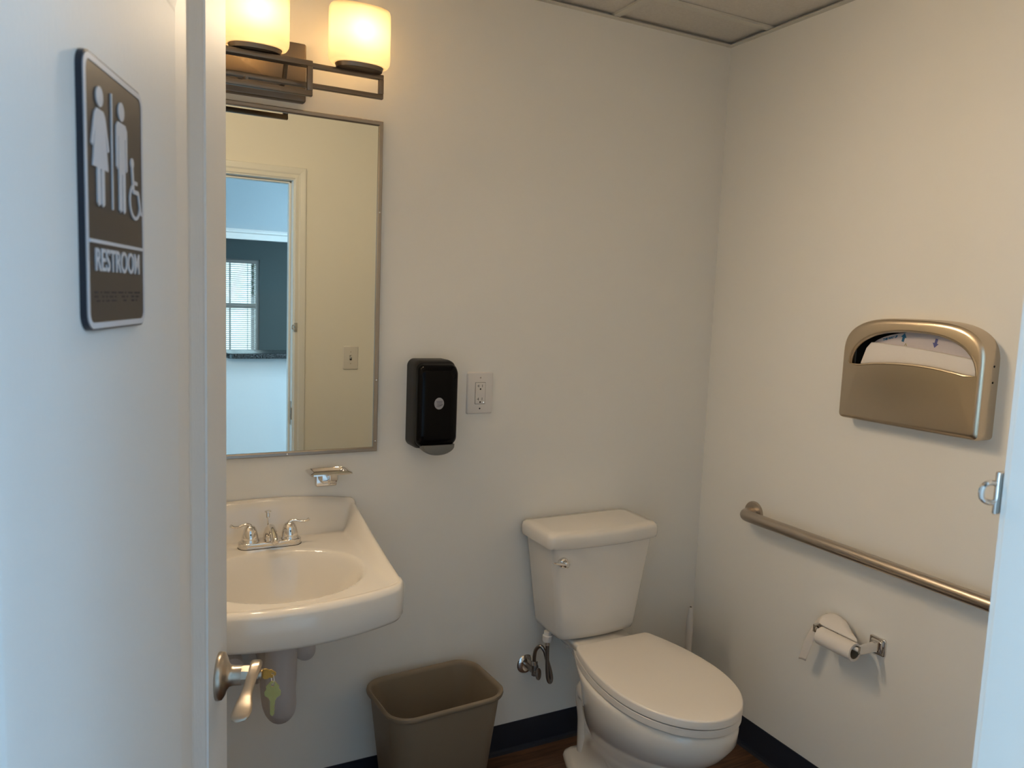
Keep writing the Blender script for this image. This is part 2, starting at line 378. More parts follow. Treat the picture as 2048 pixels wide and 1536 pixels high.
# swing latch keeper on the casing edge
lk = empty('latch_keeper', (JR+.007, YF+.017, 1.348)); b = B(); box(b, (-.003, -.003, -.022), (.014, .002, .022), .002); obj('plate', b, chrome_m, lk, True)
b = B(); tube(b, catmull([(0, .000, .009), (-.006, .003, .010), (-.012, .006, .007), (-.014, .007, 0), (-.012, .006, -.007), (-.006, .003, -.010), (0, .000, -.009)], 5), .0028, 10); obj('loop', b, chrome_m, lk, True)
tag(lk, 'small shiny metal latch loop sticking out from the right door casing', 'door latch')

# ------------------------------------------------------------------ the restroom door (open inward about 72 degrees)
A = math.radians(17.2); DD = Vector((math.sin(A), math.cos(A), 0)); NN = Vector((math.cos(A), -math.sin(A), 0))
ORG = Vector((-2.094, YF, 0)) + NN*.044
F = mapf(ORG, DD, (0,0,1), NN)      # F(along door from hinge, height, out of face)
DW, DZ0, DZ1 = 0.906, 0.012, 2.045
b = B()
s0, s1, zb, zt = .01, .765, .30, 1.985; bw = .145
def rect(a, c, d, e): return [(a, d), (c, d), (c, e), (a, e)]
R0 = rect(0, DW, DZ0, DZ1); R1 = rect(s0, s1, zb, zt)
def inset(r, k): return rect(r[0][0]+k, r[1][0]-k, r[0][1]+k, r[2][1]-k)
rings = [[F(x, z, -.044) for x, z in R0], [F(x, z, 0) for x, z in R0], [F(x, z, 0) for x, z in R1], [F(x, z, -.0025) for x, z in inset(R1, .001)], [F(x, z, -.0035) for x, z in inset(R1, .008)], [F(x, z, -.0125) for x, z in inset(R1, .036)], [F(x, z, -.0135) for x, z in inset(R1, .044)], [F(x, z, -.0125) for x, z in inset(R1, .052)], [F(x, z, -.0035) for x, z in inset(R1, bw)], [F(x, z, -.0022) for x, z in inset(R1, bw+.006)]]
loft(b, rings)
door = struct('door_1', b, door_m)
for hz in (.25, 1.05, 1.85):
    hb = B(); tube(hb, [F(-.004, hz-.045, .004), F(-.004, hz+.045, .004)], .006, 10); obj('hinge', hb, bar_m, door, True)
LS, LZ = .834, .922
ha = bpy.data.objects.new('lever_handle', None); COL.objects.link(ha); ha.parent = door
b = B(); lathe(b, [(.036, 0), (.0365, .002), (.0355, .008), (.030, .0115), (.022, .014), (.0165, .018), (.0150, .024), (.0150, .036), (.0, .036)], F(LS, LZ, 0), NN, 40); obj('rosette', b, nickel_m, ha, True, 50)
b = B(); lathe(b, [(.0, .034), (.0142, .034), (.0150, .035), (.0150, .060), (.0145, .062), (.0, .062)], F(LS, LZ, 0), NN, 8); obj('neck', b, nickel_m, ha, True, 30)
b = B()
path = [(.014, .010, .0565, .0080, .010), (.008, .014, .0565, .0092, .012), (-.005, .0105, .0555, .0092, .011), (-.020, .002, .0525, .0080, .009), (-.034, -.009, .0495, .0078, .008), (-.048, -.014, .0485, .0100, .007), (-.060, -.018, .0480, .0130, .007), (-.070, -.022, .0470, .0142, .007), (-.078, -.026, .0455, .0130, .006), (-.083, -.028, .0440, .0095, .004), (-.0845, -.029, .0425, .004, .002)]
rings = []
for k, (ds, dz, dn, rn, rz) in enumerate(path):
    tw = math.radians(8*k)
    ring = []
    for i in range(20):
        a = 2*PI*i/20; ca, sa = math.cos(a), math.sin(a)
        u = math.copysign(abs(ca)**.6, ca)*rn; v = math.copysign(abs(sa)**.8, sa)*rz*.5
        ring.append(F(LS+ds+v*.25, LZ+dz+v, dn+u))
    rings.append(ring)
loft(b, rings); obj('lever', b, nickel_m, ha, True, 60)
b = B(); lathe(b, [(.0, .060), (.0085, .060), (.0085, .0655), (.0075, .0665), (.0, .0665)], F(LS, LZ, 0), NN, 20); obj('lock_cylinder', b, nickel_m, ha, True)

# keys: one in the cylinder, one hanging from the ring
def key_bm(G, blade=True):
    b = B(); prof = [(-.0125, .002), (-.0128, .008), (-.0095, .0125), (-.0105, .0165), (-.006, .021), (-.003, .0245), (.003, .0245), (.006, .021), (.0105, .0165), (.0095, .0125), (.0128, .008), (.0125, .002), (.006, -.002), (.0045, -.006), (-.0045, -.006), (-.006, -.002)]
    hole = [(.0028*math.cos(PI*1.5+2*PI*i/16*-1), .0185+.0028*math.sin(PI*1.5+2*PI*i/16*-1)) for i in range(16)]
    # order the hole so that it matches the outline's winding
    oc = (0, .009)
    hole = [(.0028*math.cos(math.atan2(y-oc[1], x-oc[0])), .0185+.0028*math.sin(math.atan2(y-oc[1], x-oc[0]))) for x, y in prof]
    ringplate(b, prof, hole, -.001, .001, G)
    if blade:
        bl = [(-.0038, -.005), (.0038, -.005), (.0038, -.012), (.0022, -.014), (.0036, -.0165), (.0018, -.019), (.0034, -.0215), (.0020, -.024), (.0030, -.0265), (.0004, -.0305), (-.0015, -.0305), (-.0038, -.028)]
        prism(b, bl, -.0009, .0009, G); prism(b, [(-.0012, -.006), (.0, -.006), (.0, -.026), (-.0012, -.026)], .0009, .0011, G)
    return b
KC = F(LS, LZ, .0655)
G = mapf(KC + NN*.0015, (NN.cross(Vector((0,0,1)))*.35 + Vector((0,0,.94))).normalized()*.85, NN*.82, DD)
k1 = obj('door_key', key_bm(G), gold_m); tag(k1, 'shiny gold key standing in the lever handle lock', 'key')
hole1 = G(0, .0185, 0)
rc = hole1 + Vector((0, 0, -.0085))
b = B(); tube(b, [rc + Vector((0,0,1))*(.0092*math.cos(2*PI*i/32)) + (NN*.35 - DD*.94)*(.0092*math.sin(2*PI*i/32)) for i in range(33)], .0007, 8)
kr = obj('key_ring', b, chrome_m, None, True); tag(kr, 'thin steel ring joining the two keys under the door lever', 'key ring')
kr2 = rc + Vector((0, 0, -.0092))
G2 = mapf(kr2 + Vector((0,0,-.0185)) , (NN*.985 + DD*.1).normalized()*1.28, (0, 0, 1.0), -DD)
G2 = mapf(kr2 + Vector((0,0,-.0205)), NN*.98, (0, 0, 1.05), -DD)
k2 = obj('door_key', key_bm(G2), dull_m); tag(k2, 'dull yellow key hanging blade down from the ring in front of the sink pipe', 'key')

# ------------------------------------------------------------------ restroom sign on the door panel
SC, SZ, SW, SH = .384, 1.594, .158, .222
FS = lambda x, y, z=0: F(SC + x, SZ + y, -.0022 + z)
sg = empty('restroom_sign', FS(0, 0, 0)); sg_inv = Matrix.Translation(-Vector(FS(0,0,0)))
def part(name, bm, m, parent, smooth_=False, loc=None, angle=35):
    if loc is not None: bmesh.ops.translate(bm, vec=-Vector(loc), verts=bm.verts[:])
    return obj(name, bm, m, parent, smooth_, angle)
SL = FS(0, 0, 0)
b = B(); prism(b, rrect(SW, SH, .014), 0, .0050, FS); part('backing_plate', b, signe_m, sg, loc=SL)
b = B(); ringplate(b, rrect(SW-.003, SH-.003, .013), rrect(SW-.013, SH-.013, .0085), .0050, .0058, FS); part('border', b, signw_m, sg, loc=SL)
b = B(); prism(b, rrect(SW-.0132, SH-.0132, .0084), .0050, .0054, FS); part('face', b, signb_m, sg, loc=SL)
z0, z1 = .0054, .0064
def poly(b, pts): prism(b, pts, z0, z1, FS)
cw = -.0435   # woman
b = B(); poly(b, circ(.0082, 20, cw, .0805))
poly(b, [(cw-.008, .070), (cw+.008, .070), (cw+.0125, .066), (cw+.0215, .040), (cw+.0175, .0385), (cw+.0112, .0565), (cw+.0185, .0225), (cw-.0185, .0225), (cw-.0112, .0565), (cw-.0175, .0385), (cw-.0215, .040), (cw-.0125, .066)])
for s in (-1, 1): poly(b, [(cw+s*.0012, .0225), (cw+s*.0088, .0225), (cw+s*.0088, -.006), (cw+s*.005, -.0085), (cw+s*.0012, -.006)])
part('woman_symbol', b, signw_m, sg, loc=SL)
b = B(); poly(b, [(-.0155, .090), (-.0130, .090), (-.0130, -.008), (-.0155, -.008)]); part('divider_line', b, signw_m, sg, loc=SL)
cm = .0115
b = B(); poly(b, circ(.0082, 20, cm, .0805))
poly(b, [(cm-.0105, .0705), (cm+.0105, .0705), (cm+.0150, .066), (cm+.0150, .031), (cm+.0118, .029), (cm+.0105, .031), (cm+.0102, .058), (cm+.0086, .058), (cm+.0086, -.006), (cm+.0050, -.0085), (cm+.0012, -.006), (cm+.0010, .026), (cm-.0010, .026), (cm-.0012, -.006), (cm-.0050, -.0085), (cm-.0086, -.006), (cm-.0086, .058), (cm-.0102, .058), (cm-.0105, .031), (cm-.0118, .029), (cm-.0150, .031), (cm-.0150, .066)])
part('man_symbol', b, signw_m, sg, loc=SL)
b = B(); poly(b, circ(.0048, 16, .041, .0405)); stroke(b, [(.0412, .037), (.0425, .030), (.0440, .018), (.0445, .0145)], .0050, z0, z1, FS)
stroke(b, [(.0430, .0235), (.0560, .0235)], .0035, z0, z1, FS); stroke(b, [(.0440, .0150), (.0590, .0150)], .0042, z0, z1, FS)
stroke(b, [(.0585, .0155), (.0625, .006), (.0660, -.004), (.0690, -.0035)], .0040, z0, z1, FS)
stroke(b, [(.0490+.0155*math.cos(math.radians(a)), .0060+.0155*math.sin(math.radians(a))) for a in range(118, 342, 10)], .0032, z0, z1, FS)
part('wheelchair_symbol', b, signw_m, sg, loc=SL)
b = B(); poly(b, [(-.0715, -.0362), (.0715, -.0362), (.0715, -.0392), (-.0715, -.0392)]); part('rule_line', b, signw_m, sg, loc=SL)
b = text_bm('RESTROOM', .0265, .001, lambda x, y, z=0: FS(x, y-.0535, .0054+z), sx=.88); part('lettering', b, signw_m, sg, loc=SL)
b = B()
for r, row in enumerate(('1101011101110111 1011101111', '110 101 1101   1101  11011', ' 11 1011 111    11   1101')):
    for i, ch in enumerate(row):
        if ch == '1': lathe(b, [(.0008, 0), (.0006, .0005), (0.0001, .0007)], FS(-.0600+i*.0046, -.0795-r*.0036, .0054), NN, 8)
part('braille_dots', b, signe_m, sg, loc=SL)
tag(sg, 'dark brown RESTROOM sign with woman, man and wheelchair symbols on the open door', 'sign')

# ------------------------------------------------------------------ mirror
MX0, MX1, MZ0, MZ1 = -1.874, -1.262, 1.066, 2.004
mr = empty('wall_mirror', (-1.568, 0, MZ0)); ML = (-1.568, 0, MZ0)
b = B(); box(b, (MX0+.006, -.013, MZ0+.006), (MX1-.006, -.002, MZ1-.006)); part('mirror_glass', b, mirror_m, mr, loc=ML)
FB = mapf((0,0,0), (1,0,0), (0,0,1), (0,-1,0))
b = B(); fw = .0125
prof = [(0, .0), (0, .017), (.002, .019), (fw-.003, .019), (fw, .0165), (fw, .0135), (fw-.004, .012), (fw-.004, 0)]
cs = [((MX0, MZ0), (1, 1)), ((MX1, MZ0), (-1, 1)), ((MX1, MZ1), (-1, -1)), ((MX0, MZ1), (1, -1))]
rings = [[FB(x+dx*a, z+dz*a, d) for a, d in prof] for (x, z), (dx, dz) in cs]; rings.append(rings[0])
loft(b, rings, False, False); bmesh.ops.remove_doubles(b, verts=b.verts[:], dist=1e-6); part('mirror_frame', b, mframe_m, mr, loc=ML)
b = B()
b.free()
for sx_, sz_ in [(MX1-.0065, MZ0+.03), (MX1-.0065, MZ0+.21), (MX1-.0065, MZ1-.25), (-1.52, MZ0+.006)]:
    b = B(); lathe(b, [(.0028, .0), (.0024, .0012), (.0005, .0018)], (sx_, -.0185, sz_), (0, -1, 0), 10); part('frame_screw', b, chrome_m, mr, True, loc=ML)
b = B(); rnd = random.Random(3)
x = MX0
while x < MX1+.004:
    L = rnd.uniform(.015, .05); h = rnd.uniform(.001, .004)
    box(b, (x, -.004-h, MZ1-.001), (x+L*.8, 0, MZ1+h), .0008, 1); box(b, (x+.01, -.003, MZ0-h*.8), (x+L*.6, 0, MZ0+.001), .0006, 1); x += L
part('paint_edge', b, caulk_m, mr, loc=ML)['kind'] = 'stuff'
tag(mr, 'tall steel-framed rectangular mirror above the sink reflecting the doorway and hall', 'mirror')

# ------------------------------------------------------------------ vanity light
LC = -1.628; SLc = (LC, 0, 2.035)
sl = empty('vanity_light', SLc)
b = B(); prism(b, rrect(.30, .150, .006, 4, LC, 2.098), 0, .022, FB, .004); part('backplate', b, fixt_m, sl, True, loc=SLc)
def rectframe(xl, xr, zl, zh, y0, y1, w):
    b = B(); box(b, (xl, y1, zh-w), (xr, y0, zh), .002); box(b, (xl, y1, zl), (xr, y0, zl+w), .002); box(b, (xl, y1, zl+w), (xl+w, y0, zh-w), .001); box(b, (xr-w, y1, zl+w), (xr, y0, zh-w), .001); return b
part('front_frame', rectframe(LC-.134, LC+.134, 2.006, 2.091, -.159, -.173, .0135), fixt_m, sl, True, loc=SLc)
part('rear_frame', rectframe(LC-.331, LC+.331, 2.038, 2.100, -.111, -.125, .0125), fixt_m, sl, True, loc=SLc)
for s in (-1, 1):
    b = B(); tube(b, catmull([(LC+s*.085, -.018, 2.052), (LC+s*.085, -.06, 2.062), (LC+s*.082, -.10, 2.088), (LC+s*.08, -.125, 2.098)], 6), .006, 12); part('arm', b, fixt_m, sl, True, loc=SLc)
b = B(); tube(b, [(LC-.02, -.022, 2.06), (LC-.02, -.155, 2.03)], .0035, 10); part('support_rod', b, fixt_m, sl, True, loc=SLc)
for i, (x, y, zt_) in enumerate(((LC, -.150, 2.094), (LC+.264, -.125, 2.101), (LC-.264, -.125, 2.101))):
    a, c = .080, .050
    def ell(k, z, dy=0): return [(x + k*a*math.copysign(abs(math.cos(t))**.85, math.cos(t)), y + k*c*math.copysign(abs(math.sin(t))**.85, math.sin(t)), z) for t in [2*PI*j/48 for j in range(48)]]
    z = zt_ + .012
    rr = [ell(.80, z-.002), ell(.93, z+.001), ell(.985, z+.008), ell(1.0, z+.018), ell(1.0, z+.120), ell(.99, z+.134), ell(.96, z+.140), ell(.93, z+.139)]
    b = B(); loft(b, rr + [ell(.945, z+.130), ell(.955, z+.018), ell(.90, z+.006), ell(.70, z+.004)], True, True)
    sh = part('glass_shade', b, shade_m, sl, True, loc=SLc, angle=70)
    b = B(); cup = [ell(.60, zt_-.002), ell(.74, zt_), ell(.79, zt_+.012), ell(.79, zt_+.0125)]
    loft(b, cup); part('shade_cup', b, fixt_m, sh, True, loc=SLc)
    l = bpy.data.lights.new('bulb_light', 'POINT'); l.energy = LAMP_W; l.color = LAMP; l.shadow_soft_size = .022
    lo = bpy.data.objects.new('bulb_light', l); COL.objects.link(lo); lo.location = (x, y, z+.075)
    l = bpy.data.lights.new('added_front_spot', 'SPOT'); l.energy = FRONT_SPOT_W; l.color = LAMP; l.shadow_soft_size = .04; l.spot_size = math.radians(168); l.spot_blend = 0.9  # added spot ahead of the glass, gives most of the fixture's room light
    lo = bpy.data.objects.new('added_front_spot', l); COL.objects.link(lo); lo.location = (x, y-.098, z+.066); lo.rotation_euler = (math.radians(90-28), 0, PI + math.radians(20 if i == 1 else 6))
tag(sl, 'brushed nickel bath light with lit frosted oval shades above the mirror', 'wall light')

# ------------------------------------------------------------------ soap dish
sd = empty('soap_dish', (-1.40, 0, 1.03)); SDL = (-1.40, 0, 1.03)
b = B(); X0, X1, Y0, Y1, Z_ = -1.470, -1.352, -.012, -.092, 1.022
o1 = rrect(X1-X0, Y0-Y1, .010, 4, (X0+X1)/2, (Y0+Y1)/2); o2 = rrect(X1-X0-.022, Y0-Y1-.022, .008, 4, (X0+X1)/2, (Y0+Y1)/2); o3 = rrect(X1-X0-.034, Y0-Y1-.034, .006, 4, (X0+X1)/2, (Y0+Y1)/2)
rings = [[(x, y, Z_-.004) for x, y in o3], [(x, y, Z_-.002) for x, y in o1], [(x, y, Z_+.002) for x, y in o1], [(x, y, Z_+.006) for x, y in o2], [(x, y, Z_+.005) for x, y in o2], [(x, y, Z_-.002) for x, y in o3]]
loft(b, rings); part('tray', b, chrome_m, sd, True, loc=SDL)
b = B(); prism(b, rrect(.062, .045, .006, 4, -1.408, .993), 0, .014, FB, .004); prism(b, rrect(.050, .030, .010, 4, -1.408, 1.002), .012, .050, FB, .006)
box(b, (-1.412, -.062, .985), (-1.408, -.046, 1.02), .001); part('bracket', b, chrome_m, sd, True, loc=SDL)
tag(sd, 'small chrome soap dish on the wall just under the mirror', 'soap dish')

# ------------------------------------------------------------------ sink
CX = -1.583
SWD = .259
def yf(x):
    q = abs(x); d = .480 + .055*(1-(q/SWD)**2)
    if q > SWD-.040: d -= .040 - math.sqrt(max(0, .040**2-(q-SWD+.040)**2))
    return d
def ztop(x, y, d):
    q = abs(x); ds = SWD-q
    side = .834 + .094*max(0, 1-y/.47)**1.25
    back = .930 + .018*(1-(q/SWD)**2)
    zd = .850 - .018*smooth(.15, .5, y)
    wb = 1-smooth(.012, .062, y); wsd = 1-smooth(.010, .052, ds)
    z = zd + max((side-zd)*wsd, (back-zd)*wb, ((side-zd)*wsd**2+(back-zd)*wb**2)/max(1e-6, wsd+wb))
    df = d-y
    z += .004*math.exp(-((df-.016)/.010)**2)*smooth(.2, .4, y)
    e = math.sqrt((x/.196)**2 + ((y-.322)/.155)**2)
    z -= .128*(1-smooth(.52, 1.0, e))**.75 if e < 1 else 0
    edge = min(ds, df)
    if edge < .012: z -= .010*(1-edge/.012)**2
    return z
NX, NY = 90, 72
b = B(); grid = []
for j in range(NY+1):
    v = j/NY; v = v - .045*math.sin(4*PI*v)/1.6*0 ; row = []
    for i in range(NX+1):
        u = -math.cos(PI*i/NX)*.35 + (2*i/NX-1)*.65
        x = SWD*u; d = yf(x); vv = .5-.5*math.cos(PI*v); vv = .35*vv+.65*v; y = vv*d
        row.append(b.verts.new((CX+x, -.003-y, ztop(x, y, d))))
    grid.append(row)
for j in range(NY):
    for i in range(NX): b.faces.new((grid[j][i], grid[j][i+1], grid[j+1][i+1], grid[j+1][i]))
per = [grid[0][i] for i in range(NX+1)] + [grid[j][NX] for j in range(1, NY+1)] + [grid[NY][i] for i in range(NX-1, -1, -1)] + [grid[j][0] for j in range(NY-1, 0, -1)]
prev = per
cy0 = -.24
def ringat(k, zf):
    out = []
    for p in per:
        x = CX+(p.co.x-CX)*k; y = min(-.003, cy0+(p.co.y-cy0)*k) if p.co.y < -.01 else p.co.y
        out.append(b.verts.new((x, y, zf(p))))
    return out
def skz(p): return .752 - .006*(1-min(1, abs(p.co.x-CX)/SWD)**2)*smooth(.2, .45, -p.co.y)
for k, zf in ((1.0, lambda p: skz(p)+.03), (.996, lambda p: skz(p)+.008), (.985, skz), (.96, lambda p: skz(p)-.003), (.88, lambda p: skz(p)+.002), (.66, lambda p: .712), (.35, lambda p: .698)):
    cur = ringat(k, zf)
    for i in range(len(per)):
        j = (i+1) % len(per); b.faces.new((prev[i], prev[j], cur[j], cur[i]))
    prev = cur
b.faces.new(prev)
SKL = (CX, 0, .70); sk = empty('wall_sink', SKL)
part('basin', b, porc_m, sk, True, loc=SKL, angle=80)
b = B(); lathe(b, [(.0, .0), (.022, .0), (.024, .002), (.018, .003), (.0, .003)], (CX, -.32, .7295), (0, 0, 1), 28); part('drain', b, chrome_m, sk, True, loc=SKL)
tag(sk, 'white porcelain wall-hung sink with raised back under the mirror', 'sink')

# faucet
FL = (CX, -.120, .850); fa = empty('faucet', FL)
zb = .849
b = B()
def stad(w, h, cx=0, cy=0, n=10): return rrect(w, h, h/2-.0001, n, cx, cy)
FZ = mapf((CX, -.120, zb), (1,0,0), (0,1,0), (0,0,1))
prism(b, stad(.162, .050), 0, .0175, FZ, .004); part('base', b, chrome_m, fa, True, loc=FL, angle=50)
b = B(); prism(b, stad(.164, .052), -.001, .002, FZ); part('base_gasket', b, blackm_m, fa, loc=FL)
for s in (-1, 1):
    hh = B(); lathe(hh, [(.0235, .016), (.0235, .021), (.0215, .0225), (.0215, .026), (.0205, .034), (.0175, .046), (.0125, .056), (.006, .0605), (.0, .061)], (CX+s*.051, -.120, zb), (0,0,1), 28)
    tube(hh, catmull([(CX+s*.046, -.120, zb+.052), (CX+s*.054, -.121, zb+.0625), (CX+s*.066, -.124, zb+.064), (CX+s*.080, -.128, zb+.061), (CX+s*.092, -.131, zb+.062), (CX+s*.100, -.133, zb+.067)], 5), [.008, .006, .0048, .0048, .0055, .0060], 12, rb=[.006, .0045, .0032, .0030, .0035, .0045])
    part('handle', hh, chrome_m, fa, True, loc=FL, angle=60)
b = B(); tube(b, catmull([(CX, -.112, zb+.010), (CX, -.116, zb+.030), (CX, -.128, zb+.044), (CX, -.148, zb+.048), (CX, -.172, zb+.043), (CX, -.196, zb+.034), (CX, -.202, zb+.030)], 6), [.026, .020, .0165, .0150, .0135, .0125, .010], 24, rb=[.018, .016, .014, .011, .010, .0095, .007]); part('spout', b, chrome_m, fa, True, loc=FL, angle=60)
b = B(); tube(b, [(CX, -.088, zb+.01), (CX, -.088, zb+.082)], .0024, 10); lathe(b, [(.0, .068), (.0052, .068), (.0052, .080), (.0045, .082), (.0085, .083), (.0090, .085), (.0085, .0865), (.0, .087)], (CX, -.088, zb), (0,0,1), 18); part('lift_rod', b, chrome_m, fa, True, loc=FL)
tag(fa, 'chrome two-handle centerset faucet standing on the sink deck', 'faucet')

# drain pipe with white insulation
DL = (-1.572, -.22, .6); dp = empty('sink_drain_pipe', DL)
b = B(); lathe(b, [(.046, .0), (.052, .008), (.053, .030), (.050, .035), (.0, .035)], (-1.567, -.215, .676), (0,0,1), 28); part('collar', b, pipe_m, dp, True, loc=DL)
b = B(); tube(b, catmull([(-1.567, -.215, .69), (-1.570, -.215, .60), (-1.570, -.213, .52), (-1.568, -.208, .47), (-1.565, -.196, .425)], 6), [.0415, .0405, .0395, .036, .032], 28); part('tailpiece_cover', b, pipe_m, dp, True, loc=DL)
b = B(); tube(b, catmull([(-1.566, -.206, .475), (-1.562, -.196, .432), (-1.564, -.165, .405), (-1.568, -.125, .405), (-1.570, -.096, .430), (-1.572, -.080, .47), (-1.572, -.055, .50), (-1.572, -.004, .505)], 6), [.0355, .0345, .0335, .034, .032, .031, .030, .030], 24); part('trap_cover', b, pipe_m, dp, True, loc=DL)
tag(dp, 'white covered drain pipe with rounded trap hanging below the sink', 'drain pipe')
def stop_cover(x, z, label):
    c = empty('shutoff_valve_cover', (x, 0, z)); L = (x, 0, z)
    b = B(); lathe(b, [(.028, .0), (.030, .02), (.030, .075), (.026, .088), (.014, .096), (.0, .098)], (x, 0, z), (0, -1, 0), 28); part('cover', b, pipe_m, c, True, loc=L)
    b = B(); tube(b, catmull([(x, -.05, z+.02), (x, -.055, z+.07), (x-.01, -.09, z+.14), (x-.012, -.12, .765)], 6), .0075, 12); part('supply_tube', b, dkch_m if x < -1.6 else pipe_m, c, True, loc=L)
    tag(c, label, 'valve cover')
stop_cover(-1.478, .520, 'round white valve cover on the wall right of the drain pipe')
stop_cover(-1.672, .510, 'round white valve cover on the wall left of the drain pipe, behind the door lever')

# ------------------------------------------------------------------ soap dispenser on the wall
PL = (-1.10, 0, 1.08); pd = empty('soap_dispenser', PL)
PXc = -1.106
def pout(k, z, ex=0):     # body outline half-width at height: gently barrelled
    return (.064+ex)*(1-.10*abs((z-1.205)/.13)**2.6)*k
def disp_ring(d, k, z0_, z1_, r=.02, n=40):
    pts = rrect(1.0, z1_-z0_, r, 8, 0, (z0_+z1_)/2); out = []
    hw = .066*k
    pts = rrect(2*hw, z1_-z0_, r, 8, 0, (z0_+z1_)/2)
    return [FB(PXc + x*(1-.09*abs((z-1.205)/.13)**2.4), z, d) for x, z in pts]
b = B(); loft(b, [disp_ring(0, 1.02, 1.075, 1.338), disp_ring(.05, 1.02, 1.075, 1.338), disp_ring(.07, 1.01, 1.078, 1.336), disp_ring(.076, .99, 1.082, 1.332)]); part('back_shell', b, blackm_m, pd, True, loc=PL)
b = B(); loft(b, [disp_ring(.070, .985, 1.084, 1.330), disp_ring(.088, .985, 1.086, 1.328), disp_ring(.098, .95, 1.090, 1.322, .022), disp_ring(.104, .86, 1.098, 1.312, .022), disp_ring(.107, .70, 1.110, 1.300, .022), disp_ring(.108, .45, 1.13, 1.28, .02)]); part('front_cover', b, black_m, pd, True, loc=PL, angle=50)
b = B()
rg = [[FB(PXc+.004+ (x), z+ (0), d) for x, z in [( .051*k*math.cos(t), 1.087 - .027*k2*max(0, math.sin(t)) + (.004 if math.sin(t) <= 0 else 0)) for t in [2*PI*j/32 for j in range(32)]]] for d, k, k2 in ((.02, .9, .8), (.085, 1.0, 1.0), (.100, 1.0, 1.0), (.107, .93, .85), (.109, .8, .6))]
loft(b, rg); part('push_bar', b, gray_m, pd, True, loc=PL)
b = B(); prism(b, circ(.0150, 24, PXc-.001, 1.2150, 1.15), .107, .1095, FB, .0006); wl = part('sight_window', b, mat('smoked_sight_window', (.33, .33, .36), .15), pd, True, loc=PL)
b = B()
for k in range(4): stroke(b, [(PXc-.010+.001*k, 1.222-.004*k), (PXc+.009-.001*k, 1.2215-.004*k)], .0011, .1094, .1098, FB)
stroke(b, [(PXc-.009, 1.207), (PXc-.002, 1.2065), (PXc+.010, 1.2125)], .0012, .1094, .1098, FB)
part('window_print', b, mat('dark_blue_print', (.03, .035, .09), .4), wl, loc=PL)
tag(pd, 'black plastic soap dispenser with gray push bar mounted right of the mirror', 'soap dispenser')

# ------------------------------------------------------------------ outlet
OL = (-.929, 0, 1.229); ol = empty('outlet', OL)
b = B(); prism(b, rrect(.089, .131, .006, 5, OL[0], OL[2]), 0, .0062, FB, .0045); part('cover_plate', b, white_m, ol, True, loc=OL, angle=60)
b = B(); prism(b, rrect(.0355, .0685, .0015, 3, OL[0], OL[2]), .006, .0064, FB); part('recess_line', b, dark_m, ol, loc=OL)
b = B(); prism(b, rrect(.0335, .0665, .001, 3, OL[0], OL[2]), .006, .0078, FB, .0006); part('receptacle', b, white_m, ol, loc=OL)
for s in (1, -1):
    zc = OL[2] + s*.0205 + .002
    b = B(); sl_ = lambda x0, x1, a, c: prism(b, [(OL[0]+x0, zc+a), (OL[0]+x1, zc+a), (OL[0]+x1, zc+c), (OL[0]+x0, zc+c)], .0076, .0080, FB)
    sl_(.0055, .0070, -.0035, .0045); sl_(-.0070, -.0055, -.0040, .0045); sl_(-.0110, -.0070, -.0004, .0010)
    prism(b, circ(.0026, 14, OL[0], zc-.0095), .0076, .0080, FB); part('socket_slots', b, dark_m, ol, loc=OL)
for s in (1, -1):
    b = B(); lathe(b, [(.0026, .006), (.0024, .0068), (.0, .0070)], (OL[0], 0, OL[2]+s*.0485), (0, -1, 0), 12); part('screw', b, dark_m if s < 0 else bar_m, ol, loc=OL)
b = B(); prism(b, rrect(.0200, .0060, .0005, 2, OL[0], OL[2]+.0042), .0076, .0088, FB, .0003); prism(b, rrect(.0200, .0060, .0005, 2, OL[0], OL[2]-.0036), .0076, .0088, FB, .0003); part('test_buttons', b, white_m, ol, loc=OL)
b = B(); lathe(b, [(.0014, .0076), (.0010, .0084), (.0, .0086)], (OL[0]+.0120, 0, OL[2]-.0290), (0, -1, 0), 12); part('indicator_light', b, led_m, ol, True, loc=OL)
tag(ol, 'white ground-fault outlet with wide cover plate beside the soap dispenser', 'electrical outlet')

# light switch on the doorway wall, seen in the mirror
WL = (-.868, YF, 1.196); ws = empty('light_switch', WL); FF = mapf((0, YF, 0), (1,0,0), (0,0,1), (0,1,0))
b = B(); prism(b, rrect(.078, .120, .006, 5, WL[0], WL[2]), 0, .006, FF, .004); part('cover_plate', b, white_m, ws, True, loc=WL)
b = B(); prism(b, rrect(.011, .025, .001, 3, WL[0], WL[2]), .0058, .0064, FF); part('toggle_slot', b, dark_m, ws, loc=WL)
b = B(); loft(b, [[FF(WL[0]+sx*.0045, WL[2]+sz*.006+.000, .006) for sx, sz in ((-1,-1), (1,-1), (1,1), (-1,1))], [FF(WL[0]+sx*.0035, WL[2]+sz*.004+.008, .018) for sx, sz in ((-1,-1), (1,-1), (1,1), (-1,1))]]); part('toggle', b, white_m, ws, loc=WL)
for s in (1, -1):
    b = B(); lathe(b, [(.0026, .006), (.0024, .0068), (.0, .0070)], (WL[0], YF, WL[2]+s*.030), (0, 1, 0), 12); part('screw', b, bar_m, ws, loc=WL)
tag(ws, 'white toggle light switch seen in the mirror beside the doorway casing', 'light switch')

